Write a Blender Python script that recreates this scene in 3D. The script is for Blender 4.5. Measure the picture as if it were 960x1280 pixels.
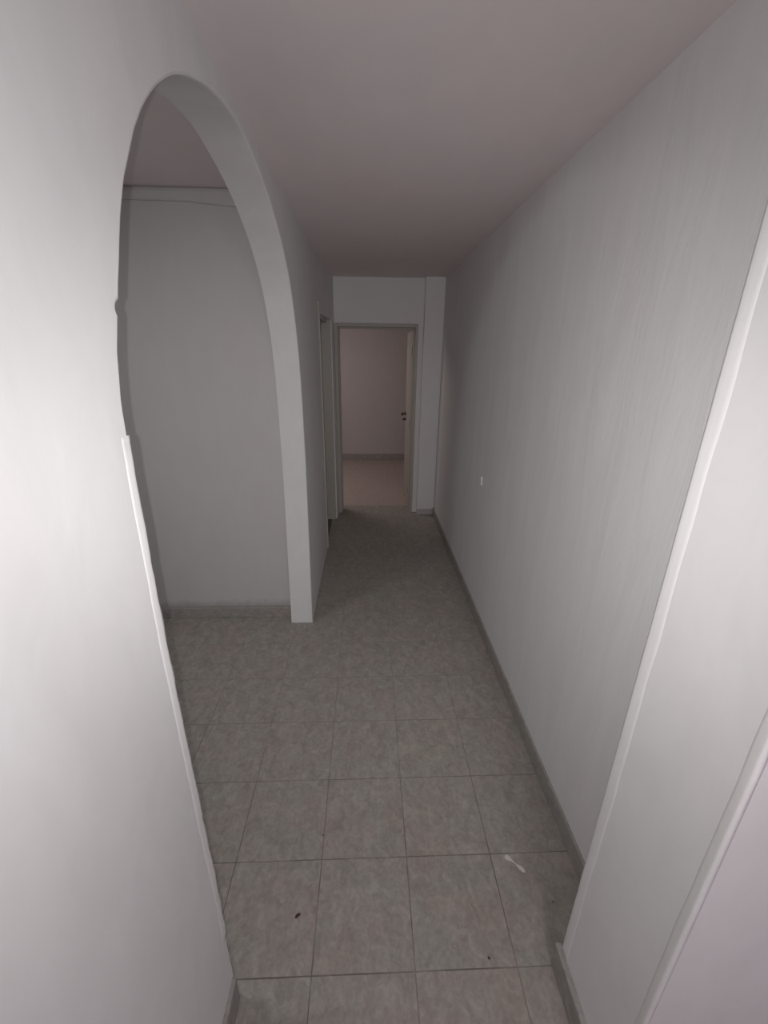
import bpy, bmesh, math, random
from mathutils import Vector, Matrix, noise
random.seed(7)
C = bpy.context.scene.collection
SC = bpy.context.scene
for o in list(bpy.data.objects): bpy.data.objects.remove(o)

# ------------------------------------------------------------------ camera
H = 1.83                                   # eye height of the phone
cam = bpy.data.cameras.new('camera'); cam.sensor_fit = 'HORIZONTAL'; cam.sensor_width = 36
cam.lens = 531/960*36; cam.clip_start = 0.01
co = bpy.data.objects.new('camera', cam); C.objects.link(co)
M = Matrix(((0.99925953, 0.00310136, -0.03835062),
            (-0.03698456, 0.35223388, -0.93518096),
            (0.01060805, 0.93590687, 0.35208777))).to_4x4()
M.translation = Vector((0, 0, H)); co.matrix_world = M
SC.camera = co

# ------------------------------------------------------------------ world, lights, exposure
w = bpy.data.worlds.new('world'); SC.world = w; w.use_nodes = True
w.node_tree.nodes['Background'].inputs[0].default_value = (0.0, 0.0, 0.0, 1)
w.node_tree.nodes['Background'].inputs[1].default_value = 0.0
SC.view_settings.view_transform = 'Standard'; SC.view_settings.look = 'None'
SC.view_settings.gamma = 1; SC.view_settings.exposure = 0.0
SC.view_settings.use_curve_mapping = False

def lamp(name, kind, loc, energy, color=(1, 1, 1), aim=None, **kw):
    l = bpy.data.lights.new(name, kind); l.energy = energy; l.color = color
    for k, v in kw.items(): setattr(l, k, v)
    o = bpy.data.objects.new(name, l); C.objects.link(o); o.location = loc
    if aim is not None:
        o.rotation_euler = (Vector(aim)-Vector(loc)).to_track_quat('-Z', 'Y').to_euler()
    return o
LP = dict(flash=1.15, flash_c=1.6, hall=2.9, left=4.58, far=6.8, side=1.4)
fl = Vector((-0.024, 0.004, H))
fwd = Vector((0.03835+.07, 0.93518, -0.35209+.08))
lamp('phone_flash', 'SPOT', fl, 20*LP['flash'], (1.0, .985, .975), fl+fwd, spot_size=math.radians(165), spot_blend=1.0, shadow_soft_size=0.003)
lamp('phone_flash_core', 'SPOT', fl, 20*LP['flash_c'], (1.0, .985, .975), fl+fwd, spot_size=math.radians(95), spot_blend=1.0, shadow_soft_size=0.003)
lamp('hall_fill', 'AREA', (.55, -1.0, 2.45), 4*LP['hall'], (1, .97, 1.0), (.55, -.6, 0), shape='DISK', size=.5)  # added fill behind the camera, no known fitting; lifts the passage
lamp('left_room_fill', 'AREA', (-2.1, 1.2, 2.5), 2*LP['left'], (.97, .98, 1), (-1.6, 1.4, 0), shape='DISK', size=.5)  # unseen fill added to brighten the room beyond the arch
lamp('far_room_lamp', 'AREA', (-1.1, 5.75, 2.42), 2*LP['far'], (1, .89, .87), (-.6, 6.3, 0), shape='DISK', size=1.1)
lamp('side_room_fill', 'AREA', (-1.4, 3.8, 2.4), 1*LP['side'], (1, .98, .88), (-1.4, 3.8, 0), shape='DISK', size=.4)  # weak added fill, out of view, brightens the side doorway

# ------------------------------------------------------------------ materials
def new_mat(name, rough=.8):
    m = bpy.data.materials.new(name); m.use_nodes = True
    nt = m.node_tree; b = nt.nodes['Principled BSDF']; b.inputs['Roughness'].default_value = rough
    b.inputs['Specular IOR Level'].default_value = .3
    return m, nt, b
def N(nt, t, **kw):
    n = nt.nodes.new(t)
    for k, v in kw.items(): setattr(n, k, v)
    return n
def ramp(nt, fac, stops):
    r = N(nt, 'ShaderNodeValToRGB'); e = r.color_ramp.elements
    while len(e) < len(stops): e.new(.5)
    for i, (p, c) in enumerate(stops): e[i].position = p; e[i].color = (*c, 1)
    nt.links.new(fac, r.inputs[0]); return r.outputs[0]
def noise_tex(nt, vec, scale, detail=4, rough=.55, dist=0):
    n = N(nt, 'ShaderNodeTexNoise'); n.inputs['Scale'].default_value = scale
    n.inputs['Detail'].default_value = detail; n.inputs['Roughness'].default_value = rough
    n.inputs['Distortion'].default_value = dist
    nt.links.new(vec, n.inputs['Vector']); return n.outputs['Fac']
def mapping(nt, vec, scale=(1, 1, 1), loc=(0, 0, 0), rot=(0, 0, 0)):
    m = N(nt, 'ShaderNodeMapping'); m.inputs['Scale'].default_value = scale
    m.inputs['Location'].default_value = loc; m.inputs['Rotation'].default_value = rot
    nt.links.new(vec, m.inputs[0]); return m.outputs[0]
def mix(nt, fac, a, b, mode='MIX'):
    m = N(nt, 'ShaderNodeMix', data_type='RGBA', blend_type=mode)
    for s, v in ((0, fac), (6, a), (7, b)):
        if hasattr(v, 'is_output'): nt.links.new(v, m.inputs[s])
        elif isinstance(v, (int, float)): m.inputs[s].default_value = v
        else: m.inputs[s].default_value = (*v, 1)
    return m.outputs[2]
def bump(nt, b, h, strength, dist):
    n = N(nt, 'ShaderNodeBump'); n.inputs['Strength'].default_value = strength
    n.inputs['Distance'].default_value = dist
    nt.links.new(h, n.inputs['Height']); nt.links.new(n.outputs[0], b.inputs['Normal'])

def plaster(name, base, vary=.03, streak=(1, 1, .5), bstr=.08, rough=.85, dirt=0.0):
    """hand trowelled, painted plaster: broad undulation, fine grain, faint stroke marks"""
    m, nt, b = new_mat(name, rough)
    g = N(nt, 'ShaderNodeNewGeometry').outputs['Position']
    sv = mapping(nt, g, streak)
    n1 = noise_tex(nt, g, 2.2, 3, .5, .4)
    n2 = noise_tex(nt, sv, 9, 6, .6, .6)
    n3 = noise_tex(nt, g, 260, 2, .5)
    lo = tuple(c*(1-vary) for c in base); hi = tuple(min(1, c*(1+vary)) for c in base)
    col = ramp(nt, n2, [(.3, lo), (.7, hi)])
    tint = ramp(nt, n1, [(.35, (1.0, .985, .985)), (.65, (.985, 1.0, 1.0))])
    col = mix(nt, 1.0, col, tint, 'MULTIPLY')
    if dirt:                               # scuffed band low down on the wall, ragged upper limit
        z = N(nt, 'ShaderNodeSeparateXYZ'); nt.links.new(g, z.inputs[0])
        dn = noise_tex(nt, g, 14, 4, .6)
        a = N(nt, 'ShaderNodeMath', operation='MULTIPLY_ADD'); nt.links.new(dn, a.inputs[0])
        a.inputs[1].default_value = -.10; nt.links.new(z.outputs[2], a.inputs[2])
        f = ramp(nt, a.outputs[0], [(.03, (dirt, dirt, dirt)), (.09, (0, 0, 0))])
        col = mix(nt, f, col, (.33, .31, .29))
    nt.links.new(col, b.inputs['Base Color'])
    s = N(nt, 'ShaderNodeMath', operation='MULTIPLY_ADD'); nt.links.new(n3, s.inputs[0])
    s.inputs[1].default_value = .05; nt.links.new(n2, s.inputs[2])
    bump(nt, b, s.outputs[0], bstr, .012)
    return m

TS = .3265                                 # tile pitch
def tile(name, a, c, grout, warm=(1, 1, 1), skirting=False):
    """grey marbled ceramic: leafy lighter veins, each tile its own cut of the pattern, thin dark joints"""
    m, nt, b = new_mat(name, .55)
    g = N(nt, 'ShaderNodeNewGeometry').outputs['Position']
    sh = mapping(nt, g, (1/TS, 1/TS, 1/TS), (.187/TS-.02, -.74/TS, 0))
    fl_ = N(nt, 'ShaderNodeVectorMath', operation='FLOOR'); nt.links.new(sh, fl_.inputs[0])
    fr = N(nt, 'ShaderNodeVectorMath', operation='FRACTION'); nt.links.new(sh, fr.inputs[0])
    wn = N(nt, 'ShaderNodeTexWhiteNoise'); nt.links.new(fl_.outputs[0], wn.inputs[0])
    off = N(nt, 'ShaderNodeVectorMath', operation='SCALE'); nt.links.new(wn.outputs['Color'], off.inputs[0])
    off.inputs['Scale'].default_value = 7.0
    av = N(nt, 'ShaderNodeVectorMath', operation='ADD'); nt.links.new(g, av.inputs[0]); nt.links.new(off.outputs[0], av.inputs[1])
    v = av.outputs[0]
    n1 = noise_tex(nt, mapping(nt, v, (1, .75, 1), rot=(0, 0, .7)), 24, 6, .68, .9)
    n2 = noise_tex(nt, v, 70, 4, .6, .5)
    n3 = noise_tex(nt, v, 7, 2, .5, .6)
    base = ramp(nt, n1, [(.33, a), (.52, tuple((p+q)/2 for p, q in zip(a, c))), (.70, c)])
    fine = ramp(nt, n2, [(.35, (.90, .90, .90)), (.68, (1.07, 1.06, 1.05))])
    base = mix(nt, 1.0, base, fine, 'MULTIPLY')
    big = ramp(nt, n3, [(.35, (1.03, .975, .965)), (.65, (.985, 1.0, .985))])
    base = mix(nt, 1.0, base, big, 'MULTIPLY')
    base = mix(nt, 1.0, base, warm, 'MULTIPLY')
    if not skirting:
        sep = N(nt, 'ShaderNodeSeparateXYZ'); nt.links.new(fr.outputs[0], sep.inputs[0])
        ds = []
        for k in (0, 1):
            p = N(nt, 'ShaderNodeMath', operation='PINGPONG'); nt.links.new(sep.outputs[k], p.inputs[0]); p.inputs[1].default_value = .5
            ds.append(p.outputs[0])
        mn = N(nt, 'ShaderNodeMath', operation='MINIMUM'); nt.links.new(ds[0], mn.inputs[0]); nt.links.new(ds[1], mn.inputs[1])
        wob = noise_tex(nt, g, 5, 3, .6)
        gm = ramp(nt, mn.outputs[0], [(.0038, (1, 1, 1)), (.0066, (0, 0, 0))])
        wv = ramp(nt, wob, [(.38, (.45, .45, .45)), (.6, (1, 1, 1))])
        gf = mix(nt, 1.0, gm, wv, 'MULTIPLY')
        gs = N(nt, 'ShaderNodeSeparateXYZ'); nt.links.new(g, gs.inputs[0])     # joints grow fainter along y, down the passage
        gy = N(nt, 'ShaderNodeMapRange'); nt.links.new(gs.outputs[1], gy.inputs[0])
        for k, v_ in ((1, .75), (2, 2.3), (3, 1.0), (4, .32)): gy.inputs[k].default_value = v_
        gf = mix(nt, 1.0, gf, gy.outputs[0], 'MULTIPLY')
        base = mix(nt, gf, base, grout)
        inv = N(nt, 'ShaderNodeMath', operation='SUBTRACT'); inv.inputs[0].default_value = 1; nt.links.new(gm, inv.inputs[1])
        bump(nt, b, inv.outputs[0], .4, .002)
    nt.links.new(base, b.inputs['Base Color'])
    return m

def plain(name, col, rough=.5, metal=0, bsc=0):
    m, nt, b = new_mat(name, rough); b.inputs['Base Color'].default_value = (*col, 1)
    b.inputs['Metallic'].default_value = metal
    g = N(nt, 'ShaderNodeNewGeometry').outputs['Position']
    n = noise_tex(nt, g, 30, 3)
    nt.links.new(ramp(nt, n, [(.3, tuple(c*.94 for c in col)), (.7, col)]), b.inputs['Base Color'])
    if bsc: bump(nt, b, noise_tex(nt, g, bsc, 3), .3, .003)
    return m

M_wall = plaster('white_plaster', (.80, .785, .785))
M_wallR = plaster('white_plaster_trowelled', (.79, .775, .775), .03, (1, 1, .2), .28)
M_ceil = plaster('ceiling_plaster', (.82, .75, .75), .02, (1, .5, 1), .1)
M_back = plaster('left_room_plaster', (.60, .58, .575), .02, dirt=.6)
M_lilac = plaster('lilac_white_plaster', (.74, .68, .74), .03)
M_end = plaster('end_wall_plaster', (.88, .86, .86), .015, bstr=.06)
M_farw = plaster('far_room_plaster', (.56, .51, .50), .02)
M_bead = plaster('corner_filler', (.82, .805, .80), .01, bstr=.25, rough=.6)
M_floor = tile('grey_marbled_tile', (.295, .275, .25), (.425, .40, .37), (.135, .118, .10))
M_farf = tile('beige_marbled_tile', (.42, .36, .33), (.54, .46, .43), (.30, .25, .23))
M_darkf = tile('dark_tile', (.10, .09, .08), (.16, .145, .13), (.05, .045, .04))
M_skirt = tile('skirting_tile', (.30, .285, .27), (.42, .40, .38), (.1, .09, .08), skirting=True)
M_cream = plain('cream_door_paint', (.50, .47, .42), .45)
M_frame = plain('cream_frame_paint', (.52, .49, .45), .45)
M_bright = plain('fresh_white_plaster', (.88, .87, .86), .7)
M_paintsk = plaster('painted_skirting', (.58, .56, .56), .04)
M_metal = plain('dark_bronze_metal', (.10, .08, .07), .35, .8)
M_brown = plain('brown_crumb', (.07, .035, .015), .8, bsc=400)
M_dark = plain('dark_grit', (.08, .07, .065), .8, bsc=400)
M_white = plain('dried_white_paint', (.66, .64, .62), .6, bsc=200)

# ------------------------------------------------------------------ helpers
def link(name, bm, mat, parent=None, smooth=False, recalc=True):
    if recalc: bmesh.ops.recalc_face_normals(bm, faces=bm.faces)
    me = bpy.data.meshes.new(name); bm.to_mesh(me); bm.free()
    for p in me.polygons: p.use_smooth = smooth
    me.materials.append(mat)
    o = bpy.data.objects.new(name, me); C.objects.link(o)
    if parent is not None: o.parent = parent
    return o
def box(bm, x0, x1, y0, y1, z0, z1):
    r = bmesh.ops.create_cube(bm, size=1)
    for v in r['verts']:
        v.co = Vector((x0 if v.co.x < 0 else x1, y0 if v.co.y < 0 else y1, z0 if v.co.z < 0 else z1))
    return r['verts']
def struct(name, boxes, mat, bev=0, parent=None):
    bm = bmesh.new()
    for b in boxes: box(bm, *b)
    o = link(name, bm, mat, parent)
    if parent is None: o['kind'] = 'structure'
    if bev:
        md = o.modifiers.new('bevel', 'BEVEL'); md.width = bev; md.segments = 3; md.limit_method = 'ANGLE'
    return o
def prism(bm, pts, a, axis, d0, d1):
    """closed outline pts in a plane, extruded along axis from d0 to d1"""
    def P(p, d): return {'x': (d, p[0], p[1]), 'y': (p[0], d, p[1]), 'z': (p[0], p[1], d)}[axis]
    v0 = [bm.verts.new(P(p, d0)) for p in pts]; v1 = [bm.verts.new(P(p, d1)) for p in pts]
    n = len(pts)
    f = [bm.faces.new(v0), bm.faces.new(v1[::-1])]
    for i in range(n): bm.faces.new((v0[i], v0[(i+1) % n], v1[(i+1) % n], v1[i]))
    return f
def catmull(pts, n):
    out = []
    for i in range(len(pts)-1):
        p0 = pts[max(i-1, 0)]; p1 = pts[i]; p2 = pts[i+1]; p3 = pts[min(i+2, len(pts)-1)]
        for k in range(n):
            t = k/n
            out.append(tuple(.5*(2*b+(c-a)*t+(2*a-5*b+4*c-d)*t*t+(3*b-a-3*c+d)*t**3) for a, b, c, d in zip(p0, p1, p2, p3)))
    out.append(pts[-1]); return out

XL, XR, XB = -.40, .79, .60                # left wall, right wall, right pier
XLB = -.55                                 # back face of left wall
ZC = 2.54
YE = 4.86                                  # end wall

# ------------------------------------------------------------------ shell
struct('floor', [(-3.2, 1.6, -1.7, 5.10, -.12, 0)], M_floor)
struct('floor_side_room', [(-2.2, XL-.012, 3.871, 4.659, -.002, .002)], M_darkf)
struct('floor_far_room', [(-2.0, 2.6, 5.10, 7.7, -.12, 0)], M_farf)
struct('ceiling', [(XL-.08, 1.6, -1.7, YE+.2, ZC, ZC+.2)], M_ceil)
struct('ceiling_left_room', [(-3.2, XLB+.03, -.3, 2.8, 2.622, 2.74)], M_ceil)
struct('ceiling_side_room', [(-2.2, XLB+.03, 2.8, 5.0, 2.54, 2.74)], M_ceil)
struct('ceiling_far_room', [(-2.0, 2.6, YE+.2, 7.7, 2.50, 2.74)], M_ceil)

# left wall with the hand-made arch and the doorway cut out of its outline
arch = [(.712, .0), (.712, .3), (.714, .6), (.712, .95), (.712, 1.3), (.718, 1.55), (.725, 1.68), (.733, 1.77), (.757, 1.85),
        (.780, 1.905), (.804, 1.96), (.833, 2.022), (.865, 2.083), (.910, 2.150), (.962, 2.212), (1.010, 2.257),
        (1.060, 2.298), (1.113, 2.334), (1.178, 2.371), (1.255, 2.405), (1.335, 2.433), (1.43, 2.460), (1.56, 2.484), (1.70, 2.494), (1.83, 2.480),
        (2.02, 2.440), (2.197, 2.376), (2.386, 2.268), (2.535, 2.118), (2.64, 1.90), (2.685, 1.687), (2.70, 1.443),
        (2.695, 1.02), (2.65, .52), (2.605, 0.0)]
prof = catmull(arch, 10)
def wob(y, z, s, a): return a*(noise.noise(Vector((y*s, z*s, 3.1))))
fine = []
for i, (y, z) in enumerate(prof):
    if 0 < z:
        near = y < 1.0
        y += wob(y, z, 20, .0022 if near else .0012) + wob(y, z, 6, .003)
        if near and 1.86 < z < 1.93: y -= .009*max(0, 1-(abs(z-1.893)/.012)**2)   # missing chip of plaster
    fine.append((y, z))
outline = [(-1.6, 0)] + fine + [(3.87, 0), (3.87, 2.13), (4.66, 2.13), (4.66, 0), (4.87, 0), (4.87, 2.62), (3.87, 2.62), (-1.6, 2.62)]
def wall_mesh(outline, soft, x_front, x_back, r):
    """outline extruded in x; its 'soft' corners get a rounded arris on the front side"""
    bm = bmesh.new(); n = len(outline); nor = []
    for i in range(n):
        p = Vector(outline[i-1]); q = Vector(outline[(i+1) % n]); t = (q-p).normalized()
        nor.append(Vector((t.y, -t.x)) if i in soft else Vector((0, 0)))
    # outline runs counter-clockwise round the hole, so -normal points into the wall
    rows = []
    for dx, k in ((0, 1), (.3, .3), (1, 0)):
        rows.append([bm.verts.new((x_front-r*dx, y-nor[i].x*r*k*SGN, z-nor[i].y*r*k*SGN if z > 0 else z)) for i, (y, z) in enumerate(outline)])
    rows.append([bm.verts.new((x_back, y, z)) for y, z in outline])
    for a, b in zip(rows[:-1], rows[1:]):
        for i in range(n): bm.faces.new((a[i], a[(i+1) % n], b[(i+1) % n], b[i]))
    from mathutils.geometry import tessellate_polygon
    for row in (rows[0], rows[-1]):
        for tri in tessellate_polygon([[Vector((v.co.y, v.co.z, 0)) for v in row]]):
            bm.faces.new([row[k] for k in tri])
    # past the doorway the wall leans in a little towards the end wall
    bmesh.ops.bisect_plane(bm, geom=bm.verts[:]+bm.edges[:]+bm.faces[:], plane_co=(0, 3.87, 0), plane_no=(0, 1, 0))
    for v in bm.verts:
        if v.co.x > x_front-.01 and v.co.y > 3.8701: v.co.x += .055*(v.co.y-3.87)/.99
    return bm
SGN = 1
soft = set(range(1, 1+len(fine)))
wl = link('wall_left', wall_mesh(outline, soft, XL, XLB, .007), M_wall); wl['kind'] = 'structure'
struct('wall_right', [(XR, XR+.15, .6, 4.99, 0, ZC+.06)], M_wallR)
# pier that projects from the right wall nearest the camera
struct('wall_right_pier', [(XB, 1.6, .455, .735, 0, ZC+.06)], M_wall, .010)
# end wall with doorway
struct('wall_end', [(-.60, -.3449, YE, YE+.14, 0, 2.6), (.54, XR+.1, YE, YE+.14, 0, 2.6), (-.345, .54, YE, YE+.14, 2.112, 2.6)], M_end)
struct('wall_end_pilaster', [(.592, XR+.01, 4.775, YE+.01, 0, ZC+.02)], M_end, .006)
# left room
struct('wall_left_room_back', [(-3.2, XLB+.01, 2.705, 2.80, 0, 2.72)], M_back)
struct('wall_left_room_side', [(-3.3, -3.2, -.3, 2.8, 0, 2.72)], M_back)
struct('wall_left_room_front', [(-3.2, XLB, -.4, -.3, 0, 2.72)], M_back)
# side room behind the passage doorway
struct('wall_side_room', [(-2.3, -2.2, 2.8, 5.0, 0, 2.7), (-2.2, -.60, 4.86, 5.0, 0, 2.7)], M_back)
# far room
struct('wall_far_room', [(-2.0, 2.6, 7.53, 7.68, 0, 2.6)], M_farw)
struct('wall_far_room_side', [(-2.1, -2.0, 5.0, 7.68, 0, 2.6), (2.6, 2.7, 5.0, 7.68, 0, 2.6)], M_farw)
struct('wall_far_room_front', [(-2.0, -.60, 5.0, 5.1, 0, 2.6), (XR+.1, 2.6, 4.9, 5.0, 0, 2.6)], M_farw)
# hall around the camera
struct('wall_hall', [(-.55, 1.6, -1.7, -1.6, 0, 2.7), (1.6, 1.7, -1.7, .8, 0, 2.7)], M_lilac)

# ------------------------------------------------------------------ rough plaster details
def bead(name, corner, z0, z1, width, raised, jag, side, mat, breaks=()):
    """filler strip wrapped on a wall corner; corner(z)->(x, y) of the arris, side=-1/+1 direction in y it spreads"""
    bm = bmesh.new(); nz = int((z1-z0)/.012); rows = []
    for i in range(nz+1):
        z = z0+(z1-z0)*i/nz
        x, y = corner(z)
        wj = width*(1+.18*noise.noise(Vector((z*7, 1.3, 5))))
        rj = raised*(1+.3*noise.noise(Vector((z*11, 7, 5))))
        ej = jag*noise.noise(Vector((z*16, 2.2, 9)))+jag*.5*noise.noise(Vector((z*45, 2.2, 1)))
        for a, b in breaks:
            if a < z < b: rj *= .15; wj *= .8; ej -= .004*(-side)*-1
        taper = min(1, (z-z0)/.03, (z1-z)/.05); rj *= max(.05, taper)
        s = side; inx = -1 if corner.face > 0 else 1      # direction into the wall
        f = -inx
        prof_ = [(x+inx*.004, y+s*wj), (x+f*rj*.12, y+s*wj*.85), (x+f*rj*.45, y+s*wj*.6), (x+f*rj*.8, y+s*wj*.35),
                 (x+f*rj, y+s*wj*.10), (x+f*rj*.6, y-s*(.002)-s*ej), (x+inx*.004, y-s*.004-s*ej), (x+inx*.012, y-s*.002), (x+inx*.012, y+s*wj*.9)]
        rows.append([bm.verts.new((px, py, z)) for px, py in prof_])
    k = len(rows[0])
    for a, b in zip(rows[:-1], rows[1:]):
        for j in range(k): bm.faces.new((a[j], a[(j+1) % k], b[(j+1) % k], b[j]))
    bm.faces.new(rows[0]); bm.faces.new(rows[-1][::-1])
    o = link(name, bm, mat, smooth=True); o['kind'] = 'structure'; return o
def cl(z): # near jamb of the arch
    best = min((p for p in fine if p[0] < .8), key=lambda p: abs(p[1]-z)); return (XL, best[0])
cl.face = 1
bead('trim_1', cl, .30, 1.695, .026, .0020, .004, -1, M_wall, breaks=((.43, .475),))
def cr(z): return (XB, .735)
cr.face = -1
bead('trim_2', cr, .10, 2.54, .036, .0022, .001, -1, M_wall)
def cn(z): return (XB, .455)
cn.face = -1
bead('trim_3', cn, .0, 2.54, .020, .0012, .001, 1, M_wall)

# uneven plaster band under the left room's ceiling, its lower edge wavy, a dark gap above it
bm = bmesh.new(); top = []; n = 90; rows = []
for i in range(n+1):
    x = -3.2+(3.2+XLB+.01)*i/n
    low = 2.556-.030*(x+1.2)+.010*math.sin(x*5.2+.6)+.006*noise.noise(Vector((x*9, 0, 0)))
    hi = 2.613+.003*noise.noise(Vector((x*6, 4, 0)))
    y = 2.686+.002*noise.noise(Vector((x*8, 9, 0)))
    rows.append([bm.verts.new(p) for p in ((x, 2.71, low), (x, y+.006, low), (x, y, low+.006), (x, y, hi-.012), (x, y+.004, hi), (x, 2.71, hi))])
for a, b in zip(rows[:-1], rows[1:]):
    for j in range(6): bm.faces.new((a[j], a[(j+1) % 6], b[(j+1) % 6], b[j]))
bm.faces.new(rows[0]); bm.faces.new(rows[-1][::-1])
o = link('trim_4', bm, M_back); o['kind'] = 'structure'

# ------------------------------------------------------------------ baseboards (strips of the floor tile)
def skirt(name, boxes, jag=0):
    return struct(name, boxes, M_skirt, .004)
skirt('baseboard_right', [(XR-.011, XR+.005, .735, 4.775, 0, .092)])
skirt('baseboard_right_pier', [(XB-.017, XB+.005, .44, .752, 0, .105), (XB-.017, 1.6, .438, .46, 0, .105)])
skirt('baseboard_left_front', [(XL-.005, XL+.012, -1.6, .700, 0, .115)])
skirt('baseboard_left', [(XL-.005, XL+.009, 2.66, 3.84, 0, .012)])
struct('baseboard_pilaster', [(.590, XR-.011, 4.765, 4.78, 0, .072)], M_paintsk, .003)
skirt('baseboard_left_room', [(-3.2, XLB+.002, 2.678, 2.71, 0, .082)])
skirt('baseboard_far_room', [(-2.0, 2.6, 7.518, 7.54, 0, .118)])

# ------------------------------------------------------------------ doors
def empty(name, loc, rz=0):
    o = bpy.data.objects.new(name, None); C.objects.link(o); o.location = loc; o.rotation_euler.z = rz; o.empty_display_size = .1; return o
# door 1: in the end wall, leaf swung open into the far room
d1 = empty('door_1', (.10, YE, 0)); d1['kind'] = 'structure'
bm = bmesh.new()
x0, x1 = -.345-.10, .540-.10
for b in ((x0, x0+.035, -.012, .15, 0, 2.112), (x1-.030, x1, -.012, .15, 0, 2.112), (x0+.035, x1-.030, -.012, .15, 2.076, 2.112),
          (x0+.0351, x0+.047, .05, .14, 0, 2.0759), (x1-.042, x1-.0301, .05, .10, 0, 2.0759), (x0+.0471, x1-.0421, .05, .10, 2.062, 2.0759)):
    box(bm, *b)
fr = link('door_frame', bm, M_frame, d1)
md = fr.modifiers.new('bevel', 'BEVEL'); md.width = .003; md.segments = 2
# leaf pivots on the right jamb
lf_e = Matrix.Translation((.500-.10, .15, 0)) @ Matrix.Rotation(math.radians(-90-.6), 4, 'Z')
bm = bmesh.new()
LW, LT = .74, .036
box(bm, -LW, 0, 0, LT, .012, 2.055)
leaf = link('door_leaf', bm, M_cream, d1); leaf.matrix_local = lf_e
md = leaf.modifiers.new('bevel', 'BEVEL'); md.width = .003; md.segments = 2
def tube(bm, path, r, seg=12):
    rings = []
    path = [Vector(p) for p in path]
    for i, p in enumerate(path):
        t = (path[min(i+1, len(path)-1)]-path[max(i-1, 0)]).normalized()
        q = t.to_track_quat('Z', 'Y'); rr = r[i] if isinstance(r, (list, tuple)) else r
        rings.append([bm.verts.new(p+q @ Vector((rr*math.cos(2*math.pi*k/seg), rr*math.sin(2*math.pi*k/seg), 0))) for k in range(seg)])
    for a, b in zip(rings[:-1], rings[1:]):
        for k in range(seg): bm.faces.new((a[k], a[(k+1) % seg], b[(k+1) % seg], b[k]))
    bm.faces.new(rings[0][::-1]); bm.faces.new(rings[-1])
# the face turned to the passage is local y = 0 (after rotation it looks left)
def handle(sy):
    bm = bmesh.new(); y = 0 if sy < 0 else LT
    hx, hz = -LW+.065, 1.075
    bmesh.ops.create_cone(bm, cap_ends=True, segments=24, radius1=.027, radius2=.024, depth=.010,
        matrix=Matrix.Translation((hx, y+sy*.005, hz)) @ Matrix.Rotation(math.radians(90*sy*-1), 4, 'X'))
    tube(bm, [(hx, y, hz), (hx, y+sy*.03, hz), (hx+.004, y+sy*.048, hz), (hx+.02, y+sy*.056, hz), (hx+.06, y+sy*.057, hz-.002), (hx+.115, y+sy*.052, hz-.006)],
         [.011, .010, .011, .011, .010, .007])
    bmesh.ops.create_cone(bm, cap_ends=True, segments=20, radius1=.018, radius2=.016, depth=.008,
        matrix=Matrix.Translation((hx, y+sy*.004, hz-.07)) @ Matrix.Rotation(math.radians(90*sy*-1), 4, 'X'))
    box(bm, hx-.003, hx+.003, min(y, y+sy*.042), max(y, y+sy*.042), hz-.085, hz-.060)
    return bm
h = link('door_handle', handle(-1), M_metal, leaf, smooth=True); h['label'] = 'dark metal lever handle with keyhole rose'
h = link('door_handle', handle(1), M_metal, leaf, smooth=True)
for z in (.25, 1.05, 1.85):
    bm = bmesh.new(); tube(bm, [(.006, -.004, z-.05), (.006, -.004, z+.05)], .006, 10)
    link('hinge', bm, M_cream, leaf, smooth=True)
# door 2: doorway in the left wall, casing only
d2 = empty('door_2', (XL, 4.265, 0)); d2['kind'] = 'structure'
bm = bmesh.new()
for b in ((-.15, .012, -.425, -.393, 0, 2.215), (-.15, .030, .362, .3949, 0, 2.13), (-.15, -.002, -.3929, .3619, 2.098, 2.1299)):
    box(bm, *b)
fr = link('door_frame', bm, M_frame, d2)
md = fr.modifiers.new('bevel', 'BEVEL'); md.width = .003; md.segments = 2

# ------------------------------------------------------------------ small things lying about
def tag(o, label, cat, group=None):
    o['label'] = label; o['category'] = cat
    if group: o['group'] = group
def lump(name, loc, size, mat, rz, seed, flat=1.0):
    bm = bmesh.new(); bmesh.ops.create_icosphere(bm, subdivisions=3, radius=1)
    for v in bm.verts:
        d = 1+.35*noise.noise(v.co*1.3+Vector((seed, 0, 0)))
        v.co = Vector((v.co.x*size[0]*d, v.co.y*size[1]*d, (v.co.z*d)*size[2]))
    mz = min(v.co.z for v in bm.verts)
    for v in bm.verts: v.co.z -= mz
    o = link(name, bm, mat, smooth=True); o.location = loc; o.rotation_euler.z = rz; return o
# bent brown crumb
bm = bmesh.new()
tube(bm, [(-.010, -.006, .0035), (-.007, -.004, .0045), (-.002, .001, .0045), (.003, .003, .005), (.008, .004, .0045), (.0105, .0045, .0035)],
     [.0015, .0042, .0044, .0038, .0040, .0015], 10)
o = link('brown_crumb', bm, M_brown, smooth=True); o.location = (-.246, .893, 0.0); o.rotation_euler.z = .0; o.scale = (.8, .9, .9)
tag(o, 'small dark brown bent crumb lying on the grey floor tile left of centre', 'crumb')
o = lump('grit_speck', (.387, .763, 0), (.0036, .0034, .003), M_dark, 0, 3)
tag(o, 'tiny dark round bit of grit near the nearest grout line in the foreground', 'grit')
o = lump('grit_speck', (.655, .905, 0), (.0022, .002, .0018), M_dark, 0, 8)
tag(o, 'tiny dark grit speck beside the skirting on the right side of the floor', 'grit')
o = lump('grit_speck', (-.185, 1.155, 0), (.0028, .0024, .002), M_dark, 0, 5)
tag(o, 'tiny dark grit speck on a floor joint left of the middle', 'grit')
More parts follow.
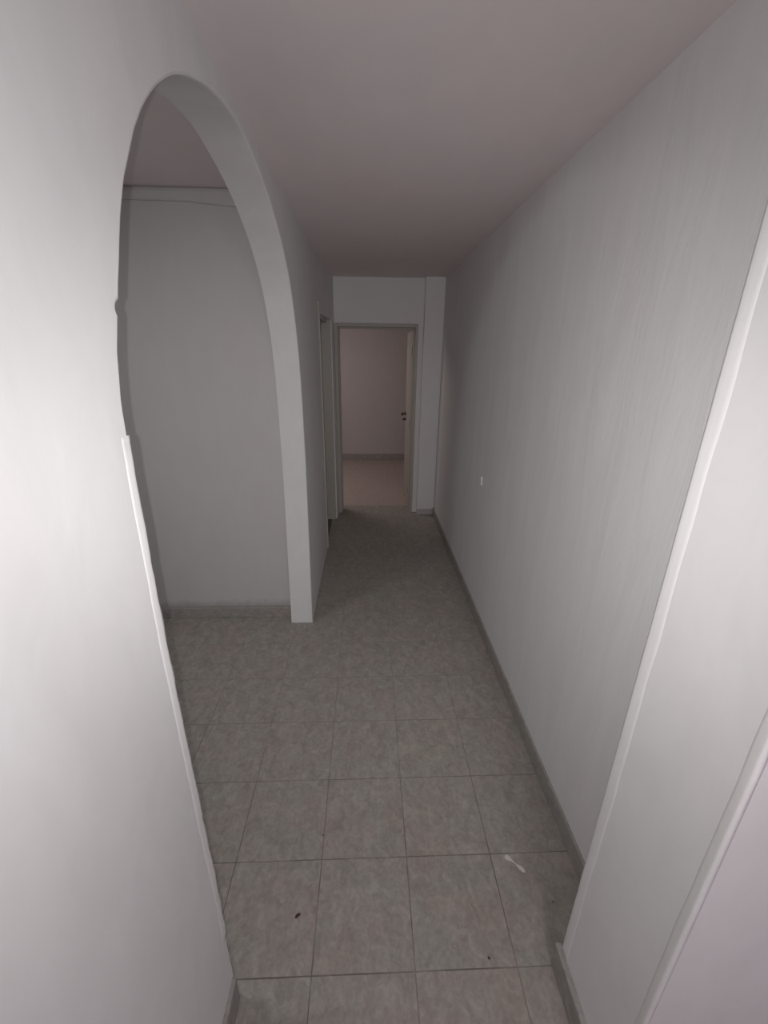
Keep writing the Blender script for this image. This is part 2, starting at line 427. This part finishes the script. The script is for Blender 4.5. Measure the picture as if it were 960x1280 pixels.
# smear of dried white paint: two blobs joined by a thin neck
def blob(bm, pts, z0, h):
    n = len(pts); c = Vector((sum(p[0] for p in pts)/n, sum(p[1] for p in pts)/n, 0))
    rings = []
    for s, z in ((1, z0), (.93, z0+h*.7), (.7, z0+h)):
        rings.append([bm.verts.new((p[0]-(p[0]-q[0])*(1-s), p[1]-(p[1]-q[1])*(1-s), z)) for p, q in zip(pts, mid(pts))])
    for a, b in zip(rings[:-1], rings[1:]):
        for k in range(n): bm.faces.new((a[k], a[(k+1) % n], b[(k+1) % n], b[k]))
    bm.faces.new(rings[0][::-1]); f = bm.faces.new(rings[-1])
    bmesh.ops.triangulate(bm, faces=[f])
def mid(pts): # opposite-edge midline, so the top shrinks towards the smear's own spine
    n = len(pts); return [((pts[i][0]+pts[n-1-i][0])/2, (pts[i][1]+pts[n-1-i][1])/2) for i in range(n)]
spine = [(0, 0, .006), (.008, -.004, .013), (.018, -.010, .012), (.028, -.019, .006), (.038, -.029, .0022), (.046, -.037, .002),
         (.054, -.045, .006), (.062, -.054, .0105), (.071, -.064, .010), (.077, -.072, .004)]
up, dn = [], []
for i, (x, y, r) in enumerate(spine):
    a = Vector(spine[max(i-1, 0)][:2]); b = Vector(spine[min(i+1, len(spine)-1)][:2]); t = (b-a).normalized(); nn = Vector((-t.y, t.x))
    up.append((x+nn.x*r, y+nn.y*r)); dn.append((x-nn.x*r*.9, y-nn.y*r*.9))
bm = bmesh.new(); blob(bm, up+dn[::-1], 0, .0012)
o = link('paint_smear', bm, M_white, smooth=False); o.location = (.528, 1.056, 0.0002); o.scale = (.78, .78, 1)
tag(o, 'white dried paint smear of two blobs on the floor tile at the right', 'paint smear')
# sliver of plaster standing off the right wall
bm = bmesh.new()
tube(bm, [(0, .004, .034), (-.003, .003, .026), (-.004, 0, .012), (-.003, -.002, -.004), (-.004, -.003, -.020), (-.001, -.003, -.032)],
     [.002, .0060, .0052, .0048, .0062, .002], 12)
o = link('plaster_sliver', bm, M_bright, smooth=True); o.location = (XR-.0015, 2.79, 1.003)
tag(o, 'short pale vertical sliver of plaster stuck on the long right wall', 'plaster sliver')
